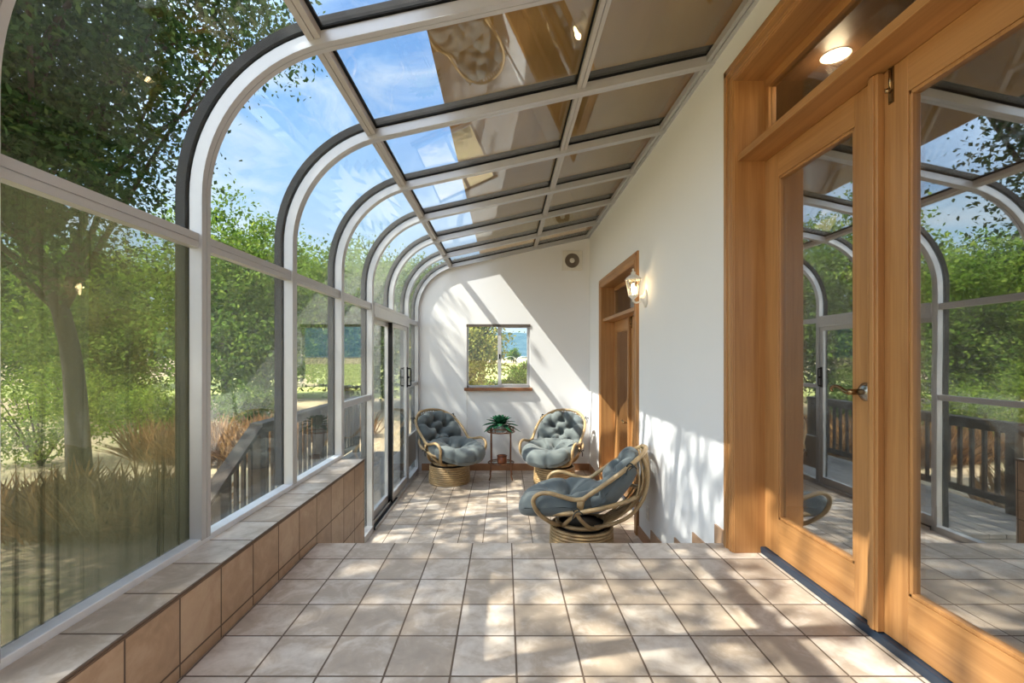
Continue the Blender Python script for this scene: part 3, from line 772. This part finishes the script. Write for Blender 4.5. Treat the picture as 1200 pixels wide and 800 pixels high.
for k in range(36):
    a = k*2.399+rr.uniform(-.2,.2); q = k/35
    Ln = .165+.055*q*rr.uniform(.7,1.1); el = 1.35-1.35*q+rr.uniform(-.12,.12); W = .040*rr.uniform(.8,1.15)
    m = MB(); vs = []; fs = []; n = 7
    for i in range(n+1):
        t = i/n; wd = W*(math.sin(PI*min(1, t*.92+.06))**.8)
        dr = Ln*(t*math.cos(el)+.25*t*t*(1-abs(el)/2)); dzv = Ln*(t*math.sin(el)-.42*t*t*(1.0-el*.4))
        for (sdd, up) in ((-1,.008),(0,-.002),(1,.008)):
            x = .012+dr; y = sdd*wd; z = .095+dzv+up*(1-t)
            vs.append((x*math.cos(a)-y*math.sin(a), x*math.sin(a)+y*math.cos(a), z))
    N0 = len(vs); vs += [(x,y,z-.003) for x,y,z in vs]
    for i in range(n):
        for j in range(2):
            q0 = (i*3+j, i*3+j+1, (i+1)*3+j+1, (i+1)*3+j); fs.append(q0); fs.append(tuple(v+N0 for v in q0[::-1]))
    for i in range(n):
        fs.append((i*3,(i+1)*3,(i+1)*3+N0,i*3+N0)); fs.append((i*3+2+N0,(i+1)*3+2+N0,(i+1)*3+2,i*3+2))
    m.add(vs, fs, True).build('leaf', M['plant'], pl)
cb = empty('copper_candle_box', (TX+.112, TY-.055, FLOOR2+zt+.003)); tag(cb, 'small copper box with a slim candle beside the plant pot', 'candle holder')
MB().box(-.034,.034,-.03,.03,0,.028).build('box', M['copper'], cb, .003)
MB().lathe([(.001,.028),(.010,.028),(.010,.095),(.003,.10),(.001,.105)], 14).build('candle', M['amber'], cb)
ab = empty('amber_jar', (TX+.015, TY-.06, FLOOR2+zs+.002)); tag(ab, 'reddish brown jar with dark rim on the lower glass shelf', 'jar')
MB().lathe([(.001,0),(.060,0),(.066,.008),(.066,.10),(.060,.10),(.058,.02),(.001,.02)], 28).build('body', M['amber'], ab)
MB().tube(ringpts(.066,.10,32), .006, 8, True).build('rim', M['amber_rim'], ab)

# ------------------------------------------------------------------ outdoors
GZ = -1.30
t = NT('dry_ground'); v = t.coords(); n1 = t.noise(v, .05, 6, .6); n2 = t.noise(v, .6, 5, .6); n3 = t.noise(v, 9, 4, .7)
f = t.math('ADD', t.math('MULTIPLY', n1, .55), t.math('ADD', t.math('MULTIPLY', n2, .35), t.math('MULTIPLY', n3, .25)))
t.base(t.ramp(f, [(.38,(.30,.215,.12)),(.55,(.42,.32,.20)),(.68,(.30,.29,.12)),(.8,(.17,.21,.06))])); t.set(.95); t.bump(n3, .5, .05)
M['ground'] = t.m
gm = MB(); gm.add([(-900,-300,GZ),(900,-300,GZ),(900,2200,GZ),(-900,2200,GZ),(-900,-300,GZ-1),(900,-300,GZ-1),(900,2200,GZ-1),(-900,2200,GZ-1)],
   [(0,1,2,3),(7,6,5,4),(0,4,5,1),(1,5,6,2),(2,6,7,3),(3,7,4,0)])
struct(gm.build('ground', M['ground']), 'dry sandy garden ground outside the left windows', 'ground')

# deck with railing outside the sliding door
dk = MB()
for k in range(9): dk.box(-2.72+.158*k, -2.72+.158*k+.15, 4.35, 8.2, FLOOR2-.075, FLOOR2-.035)
dk.box(-2.72, -1.33, 4.35, 4.40, -1.0, FLOOR2-.08); dk.box(-2.72,-2.66,4.4,8.2,-1.0,FLOOR2-.08)
for y in (4.4, 6.2, 8.1): dk.box(-2.70,-2.60,y,y+.1,GZ,FLOOR2-.08)
struct(dk.build('deck', M['deck']), 'weathered grey wooden deck outside the sliding door', 'deck')
sp_ = MB()
for k in range(3): sp_.box(-2.66,-1.62,4.35-.28*(k+1),4.35-.28*k, GZ, FLOOR2-.075-.165*(k+1))
struct(sp_.build('deck_steps', M['deck']), 'wooden steps going down from the deck into the garden', 'steps')
rl = empty('deck_railing', (-2.63, 4.9, FLOOR2-.035)); tag(rl, 'dark wooden deck railing with upright balusters outside sliding door', 'railing')
RL = (2.63, -4.9, -(FLOOR2-.035))
def BR(mb, nm, mat=M['rail'], bevel=.004):
    o = mb.build(nm, mat, rl, bevel); o.location = RL; return o
zd = FLOOR2-.035
BR(MB().box(-2.70,-2.56,4.86,8.2,.30,.345), 'top_rail'); BR(MB().box(-2.65,-2.61,4.9,8.2,.22,.30), 'upper_rail'); BR(MB().box(-2.65,-2.61,4.9,8.2,zd+.08,zd+.16), 'lower_rail')
for y in (4.86, 6.5, 8.1): BR(MB().box(-2.68,-2.58,y,y+.10,zd,.30), 'post')
for k in range(22):
    y = 5.06+.14*k
    if abs(y-6.5) < .06 or abs(y-6.55) < .08: continue
    BR(MB().box(-2.648,-2.612,y,y+.036,zd+.16,.22), 'baluster')
sr = empty('stair_railing', (-2.63, 4.2, GZ)); tag(sr, 'sloping wooden handrail with posts down the deck steps', 'railing')
def BS(mb, nm, bevel=.004):
    o = mb.build(nm, M['rail'], sr, bevel); o.location = (2.63,-4.2,-GZ); return o
def sl_(y): return .30-.63*(4.9-y)
BS(MB().add([(x,y,sl_(y)+o) for y in (3.95,4.855) for (x,o) in ((-2.70,0),(-2.56,0),(-2.56,.05),(-2.70,.05))], [(0,3,2,1),(4,5,6,7),(0,1,5,4),(1,2,6,5),(2,3,7,6),(3,0,4,7)]), 'handrail')
BS(MB().box(-2.69,-2.57,4.16,4.28,GZ,sl_(4.22)), 'post')
for k in range(4):
    y = 4.36+.125*k; BS(MB().box(-2.648,-2.612,y,y+.04,max(GZ, FLOOR2-.24-.165*int((4.35-y)/.28) if y<4.35 else FLOOR2-.035),sl_(y)+.01), 'baluster')

# foliage
def leaves(n_cl, per, ells, size, spread, seed, flat=.5, shell=.35):
    rg = np.random.default_rng(seed); C = []
    tot = sum(e[3]*e[4]*e[5] for e in ells)
    for (cx,cy,cz,rx,ry,rz) in ells:
        k = max(1, int(n_cl*(rx*ry*rz)/tot))
        d = rg.normal(size=(k,3)); d /= np.linalg.norm(d,axis=1)[:,None]
        r = (shell+(1-shell)*rg.random(k))[:,None]
        C.append(d*r*np.array([rx,ry,rz])+np.array([cx,cy,cz]))
    C = np.concatenate(C)
    sp = spread*(.55+.9*rg.random(len(C)))
    P = np.repeat(C, per, 0) + rg.normal(size=(len(C)*per,3))*np.repeat(sp, per)[:,None]*np.array([1,1,.62])
    n = len(P)
    ax = rg.normal(size=(n,3)); ax /= np.linalg.norm(ax,axis=1)[:,None]
    nn = rg.normal(size=(n,3))+np.array([0,0,flat*2]); bx = np.cross(nn, ax); bx /= (np.linalg.norm(bx,axis=1)[:,None]+1e-9)
    up = np.cross(ax, bx)
    L = size*(.6+.8*rg.random(n))[:,None]
    V = np.empty((n,4,3)); V[:,0] = P-ax*L*.5; V[:,1] = P+bx*L*.28+up*L*.08; V[:,2] = P+ax*L*.5; V[:,3] = P-bx*L*.28+up*L*.08
    return V.reshape(-1,3)
def leafmesh(name, V, mat, parent=None, origin=(0,0,0)):
    me = bpy.data.meshes.new(name); n = len(V)//4
    V = V-np.array(origin)
    me.vertices.add(n*4); me.vertices.foreach_set('co', V.astype(np.float32).ravel())
    me.loops.add(n*4); me.loops.foreach_set('vertex_index', np.arange(n*4, dtype=np.int32))
    me.polygons.add(n); me.polygons.foreach_set('loop_start', np.arange(0,n*4,4,dtype=np.int32))
    me.update(); me.validate()
    me.materials.append(mat)
    o = bpy.data.objects.new(name, me); COL.objects.link(o)
    if parent: o.parent = parent
    else: o.location = origin
    return o
def tree(name, label, base, ells, n_cl, per, size, spread, mat, seed, trunk_r=.22, branches=5, group=None, cat='tree'):
    root = empty(name, base); tag(root, label, cat, group)
    rg = random.Random(seed); m = MB()
    c0 = ells[0]; topp = (c0[0]-base[0], c0[1]-base[1], c0[2]-base[2])
    mid = (topp[0]*.25+rg.uniform(-.2,.2), topp[1]*.25+rg.uniform(-.2,.2), topp[2]*.5)
    pts = spline([(0,0,0),mid,topp], 6); m.tube(pts, [trunk_r*(1-.7*i/(len(pts)-1)) for i in range(len(pts))], 9)
    for e in ells:
        for k in range(branches):
            a = rg.uniform(0, 2*PI); q = rg.uniform(.35,.85)
            tip = (e[0]-base[0]+e[3]*q*math.cos(a), e[1]-base[1]+e[4]*q*math.sin(a), e[2]-base[2]+e[5]*rg.uniform(-.5,.6))
            st_ = pts[rg.randint(len(pts)//2, len(pts)-1)]
            md = tuple((st_[i]+tip[i])/2+rg.uniform(-.25,.25) for i in range(3))
            bp = spline([st_, md, tip], 4); m.tube(bp, [trunk_r*.32*(1-.8*i/(len(bp)-1)) for i in range(len(bp))], 6)
    m.build('trunk', M['bark'], root)
    V = leaves(n_cl, per, ells, size, spread, seed)
    leafmesh('foliage', V, mat, root, base)
    return root
tree('oak_tree', 'large dark oak whose canopy fills the upper left panes', (-7.75,8.4,GZ), [(-7.7,6.3,4.9,3.0,2.7,3.1),(-5.3,7.6,6.7,1.7,1.8,1.2),(-8.8,5.0,6.2,3.0,2.8,2.6),(-5.1,4.9,6.2,1.0,.95,.95)], 1370, 85, .10, .30, M['oak'], 5, .20, 8)
tree('oak_tree', 'oak spreading high over the glass roof beside the landing', (-8.8,-1.6,GZ), [(-5.9,-.3,7.6,2.6,2.5,1.7),(-6.6,2.2,7.4,2.2,1.6,1.6),(-4.6,1.5,7.4,1.4,1.3,1.2)], 175, 75, .11, .30, M['oak'], 9, .30, 7)
spec = [(-10.3,17,6.2,3.0,'oak2'),(-16,18,5.4,3.4,'oak2'),(-7.6,22,5.8,2.8,'oak2'),(-14,27,7.2,3.8,'oak2'),(-22,23,6.4,4.2,'oak'),(-5.8,29,6.4,2.9,'oak2'),(-10.5,38,9.0,4.4,'oak2'),
        (-4.6,40,7.5,3.4,'oak2'),(-32,34,8,6,'oak2'),(-20,44,9,5,'oak2')]
side = ['in front of the sandy path beyond the largest arch','left of the middle pair beyond the path','seen through the arch over the ledge end','tall at the back beyond the garden path','dark behind the streaked left pane','seen through the sliding door side','far behind the shed roofline',
        'seen through the narrow pane by the end wall','far off at left on the skyline','far off behind the middle trees']
for i, (x, y, h_, r_, mt) in enumerate(spec):
    tree('garden_oak', 'green oak '+side[i], (x, y, GZ), [(x,y,GZ+h_*.78,r_,r_*.9,h_*.55),(x+r_*.35,y-r_*.3,GZ+h_*.42,r_*.75,r_*.7,h_*.36)], 330, 80, .085+.0042*y, .34+.007*y, M[mt], 40+i, .22, 3, 'garden oaks beyond the deck')
# hedge and bushes seen low through the left panes
def bush(name, label, x, y, rx, ry, h_, mat, seed, n=60, size=.10, cat='bush', group=None):
    root = empty(name, (x,y,GZ)); tag(root, label, cat, group)
    m = MB(); rg = random.Random(seed)
    for k in range(6):
        a = rg.uniform(0,2*PI); m.tube([(0,0,0),(rx*.3*math.cos(a),ry*.3*math.sin(a),h_*.4),(rx*.6*math.cos(a),ry*.6*math.sin(a),h_*.75)], [.03,.02,.008], 6)
    m.build('stem', M['bark'], root)
    leafmesh('foliage', leaves(n, 46, [(x,y,GZ+h_*.5,rx,ry,h_*.5)], size, .16*max(rx,1)*.8, seed), mat, root, (x,y,GZ))
for i, (x,y,rx,ry,h_,mt,lb) in enumerate([(-9.4,12.2,1.2,1.0,1.6,'hedge','yellow green bush behind the dry grass, right part of streaked pane'),(-10.0,9.9,1.5,1.4,2.0,'hedge','yellow green bush beside the sunny path'),
      (-13.6,14.6,2.0,1.8,2.2,'hedge','large lime bush farther behind the left pane'),(-8.2,14.6,1.1,.9,1.5,'oak2','round green shrub below the garden oaks')]):
    bush('bush', lb, x, y, rx, ry, h_, M[mt], 80+i, 110, .05+.003*y, 'bush', 'bushes beyond the left windows')
def drygrass(label, x, y, rx, ry, h_, seed, n=1500):
    rg = np.random.default_rng(seed); k = n
    a = rg.random(k)*2*PI; r = np.sqrt(rg.random(k)); px = x+rx*r*np.cos(a); py = y+ry*r*np.sin(a)
    d = rg.normal(size=(k,3))*np.array([.55,.55,.2])+np.array([0,0,1]); d /= np.linalg.norm(d,axis=1)[:,None]
    Ln = h_*(.45+.75*rg.random(k))[:,None]; p0 = np.stack([px,py,np.full(k,GZ)],1); tip = p0+d*Ln
    w = np.stack([np.cos(a*3),np.sin(a*3),np.zeros(k)],1)*.022; midp = p0+d*Ln*.55
    V = np.empty((k,4,3)); V[:,0] = p0; V[:,1] = midp+w; V[:,2] = tip+w*.3-np.array([0,0,.08]); V[:,3] = midp-w
    o = leafmesh('dry_grass', V.reshape(-1,3), M['dry'], None, (x,y,GZ)); tag(o, label, 'dry grass', None, 'stuff')
drygrass('rust brown dry grass bank beyond the stair railing', -6.6, 10.6, 1.9, .9, 1.0, 3, 2600)
drygrass('tan dry grass low behind the streaked left pane', -5.6, 6.4, 1.6, .8, .85, 4, 2000)
drygrass('dry grass strip beyond the deck railing', -5.6, 13.5, 1.8, .8, .8, 5, 1600)

# distant shelter, field, bushes and hills
sh = empty('garden_shelter', (-16.0, 36.0, GZ)); tag(sh, 'small pale garden shelter with white post far beyond the deck', 'shelter')
wp = plain('white_post', (.75,.73,.68), .6); stn = plain('pale_stone', (.48,.40,.30), .8)
MB().box(-.75,-.5,-.1,.15,0,3.6).build('white_post', wp, sh)
MB().box(.1,.9,-.3,.5,0,1.8).box(-.9,1.6,-.5,.8,0,.35).build('stone_pillar', stn, sh)
MB().box(-.2,1.7,-.8,1.0,2.35,2.6).build('roof', stn, sh)
MB().box(1.35,1.55,-.1,.1,.3,2.36).box(.0,.16,-.1,.1,.3,2.36).build('post', wp, sh)
tree('olive_tree', 'yellowing green tree filling the left pane of end wall window', (-1.15,15.8,GZ), [(-1.3,15.8,1.9,1.55,1.4,2.1),(-1.9,16.2,.6,1.5,1.3,1.5)], 260, 52, .13, .22, M['olive'], 21, .16, 5)
for i,(x,y,rx,h_,lb) in enumerate([(.55,17.5,1.15,1.75,'round green bush low in the right pane of end window'),(-.5,19.5,1.2,1.2,'green bush under the yellowing tree'),(2.2,21,1.3,1.6,'green bush at the right edge of the end window'),(1.8,36,1.6,2.1,'farther dark bush in front of the pale greenhouse')]):
    bush('bush', lb, x, y, rx, rx*.8, h_, M['hedge'] if i != 3 else M['oak2'], 140+i, 80, .13+.003*y, 'bush', 'bushes beyond the end window')
t = NT('vineyard_green'); v = t.coords((1,.0,1)); n = t.noise(t.coords((1.2,.06,1)), 1.0, 4); n2 = t.noise(t.coords(), .5, 5)
t.base(t.ramp(t.math('ADD', t.math('MULTIPLY', n, .6), t.math('MULTIPLY', n2, .5)), [(.3,(.17,.23,.05)),(.55,(.33,.36,.10)),(.8,(.50,.46,.20))])); t.set(.95)
struct(MB().box(-40, 60, 26, 150, GZ, GZ+.02).build('field', t.m), 'sunny green vineyard field beyond the end wall window', 'field')
gh = empty('greenhouse', (4, 152, GZ)); tag(gh, 'long pale greenhouse roof far across the vineyard', 'greenhouse')
mg = MB()
for k in range(10):
    x0 = -18+4.6*k
    ps = [(x0+2.2-2.2*math.cos(PI*j/10), 1.0+1.5*math.sin(PI*j/10)) for j in range(11)]
    mg.strip([(x0,0)]+ps+[(x0+4.4,0)], [(x0+.05,0)]+[(q[0], q[1]-.06) for q in ps]+[(x0+4.35,0)], 0, 14)
mg.build('tunnel_roof', plain('pale_poly', (.80,.80,.80), .5), gh)
for i in range(9):
    x = -20+8*i+random.uniform(-.6,.6); tree('field_tree', 'small tree in the treeline across the vineyard', (x,172+random.uniform(-6,6),GZ), [(x,172,GZ+3.0,2.2,2.0,2.4)], 70, 34, .55, .5, M['oak2'], 170+i, .2, 2, 'trees across the vineyard')
def hills(name, label, y, depth, base_h, amp, seed, mat):
    rg = np.random.default_rng(seed); nx, ny = 90, 14; ph = rg.random(8)*6.28
    vs = []; 
    for j in range(ny+1):
        for i in range(nx+1):
            x = -1500+3000*i/nx; s = math.sin(PI*min(1, j/ny*.92+.02))
            hgt = base_h+amp*(.5*math.sin(x*.0042+ph[0])+.3*math.sin(x*.0105+ph[1])+.16*math.sin(x*.026+ph[2]+j)+.10*math.sin(x*.058+ph[3]+j*2))
            vs.append((x, y+depth*j/ny, GZ-2+max(0, hgt)*s**1.1))
    fs = [(j*(nx+1)+i, j*(nx+1)+i+1, (j+1)*(nx+1)+i+1, (j+1)*(nx+1)+i) for j in range(ny) for i in range(nx)]
    struct(MB().add(vs, fs, True).build(name, mat), label, 'hills')
t = NT('haze_tinted_slope'); n = t.noise(t.coords((1,1,2.5)), .03, 6, .65)
t.base(t.ramp(n, [(.35,(.035,.075,.10)),(.65,(.075,.125,.15))])); t.set(1, spec=0)  # blue haze of distance mixed into the slope colours
hills('hills', 'wooded hills in painted blue haze on the horizon beyond the end window', 900, 900, 78, 34, 4, t.m)

# ------------------------------------------------------------------ light
w = bpy.data.worlds.new('sky'); sc.world = w; w.use_nodes = True
nt = w.node_tree; N = nt.nodes; Lk = nt.links; bg = N['Background']
def wn_(typ, **kw):
    x = N.new(typ)
    for k, v in kw.items(): setattr(x, k, v)
    return x
tc = wn_('ShaderNodeTexCoord'); sp = wn_('ShaderNodeSeparateXYZ'); Lk.new(tc.outputs['Generated'], sp.inputs[0])
rp = wn_('ShaderNodeValToRGB'); e = rp.color_ramp.elements
e[0].position = 0; e[0].color = (.72,.85,.97,1); e[1].position = .75; e[1].color = (.17,.36,.74,1)
x = e.new(.18); x.color = (.54,.75,.98,1); x = e.new(.45); x.color = (.28,.51,.90,1)
Lk.new(sp.outputs['Z'], rp.inputs['Fac'])
mp = wn_('ShaderNodeMapping'); mp.inputs['Scale'].default_value = (1.6,2.6,4.2); mp.inputs['Rotation'].default_value = (0,.2,.5); Lk.new(tc.outputs['Generated'], mp.inputs['Vector'])
nz = wn_('ShaderNodeTexNoise'); nz.inputs['Scale'].default_value = 2.2; nz.inputs['Detail'].default_value = 9; nz.inputs['Roughness'].default_value = .62; nz.inputs['Distortion'].default_value = .6
Lk.new(mp.outputs[0], nz.inputs['Vector'])
cr = wn_('ShaderNodeValToRGB'); cr.color_ramp.elements[0].position = .50; cr.color_ramp.elements[1].position = .78
Lk.new(nz.outputs['Fac'], cr.inputs['Fac'])
mx = wn_('ShaderNodeMix', data_type='RGBA'); Lk.new(cr.outputs['Color'], mx.inputs[0]); Lk.new(rp.outputs['Color'], mx.inputs[6]); mx.inputs[7].default_value = (.84,.91,1.0,1)
SD = Vector((1, .35, -1.31)).normalized()     # the way sunlight travels
dt = wn_('ShaderNodeVectorMath', operation='DOT_PRODUCT'); Lk.new(tc.outputs['Generated'], dt.inputs[0]); dt.inputs[1].default_value = tuple(-SD)
gp_ = wn_('ShaderNodeMapRange'); gp_.inputs['From Min'].default_value = .45; gp_.inputs['From Max'].default_value = 1; gp_.inputs['To Min'].default_value = 0; gp_.inputs['To Max'].default_value = 1
Lk.new(dt.outputs['Value'], gp_.inputs['Value'])
vg = wn_('ShaderNodeVectorMath', operation='SCALE'); vg.inputs[0].default_value = (3.35,3.5,3.7); Lk.new(gp_.outputs[0], vg.inputs['Scale'])
vm = wn_('ShaderNodeVectorMath', operation='ADD'); Lk.new(mx.outputs[2], vm.inputs[0]); Lk.new(vg.outputs[0], vm.inputs[1])
Lk.new(vm.outputs[0], bg.inputs['Color']); bg.inputs['Strength'].default_value = 1.0

SL = bpy.data.lights.new('sun', 'SUN'); SL.energy = 11.0; SL.color = (1,.92,.80); SL.angle = .0093
so = bpy.data.objects.new('sun', SL); COL.objects.link(so); so.rotation_euler = SD.to_track_quat('-Z', 'Y').to_euler(); so.location = (-8,-3,12)

# ------------------------------------------------------------------ camera
cam = bpy.data.cameras.new('camera'); co = bpy.data.objects.new('camera', cam); COL.objects.link(co)
co.location = (0, 0, 1.05); co.rotation_euler = (PI/2, 0, 0)
cam.sensor_width = 36; cam.lens = 538/1200*36; cam.shift_x = 9/1200; cam.shift_y = 18/1200; cam.clip_start = .02; cam.clip_end = 5000
sc.camera = co
vs_ = sc.view_settings; vs_.view_transform = 'Standard'; vs_.look = 'None'; vs_.gamma = 1; vs_.use_curve_mapping = False; vs_.exposure = 0.45
cy = sc.cycles; cy.transparent_max_bounces = 32; cy.max_bounces = 10; cy.diffuse_bounces = 6; cy.glossy_bounces = 6; cy.sample_clamp_indirect = 6; cy.caustics_reflective = False; cy.caustics_refractive = False
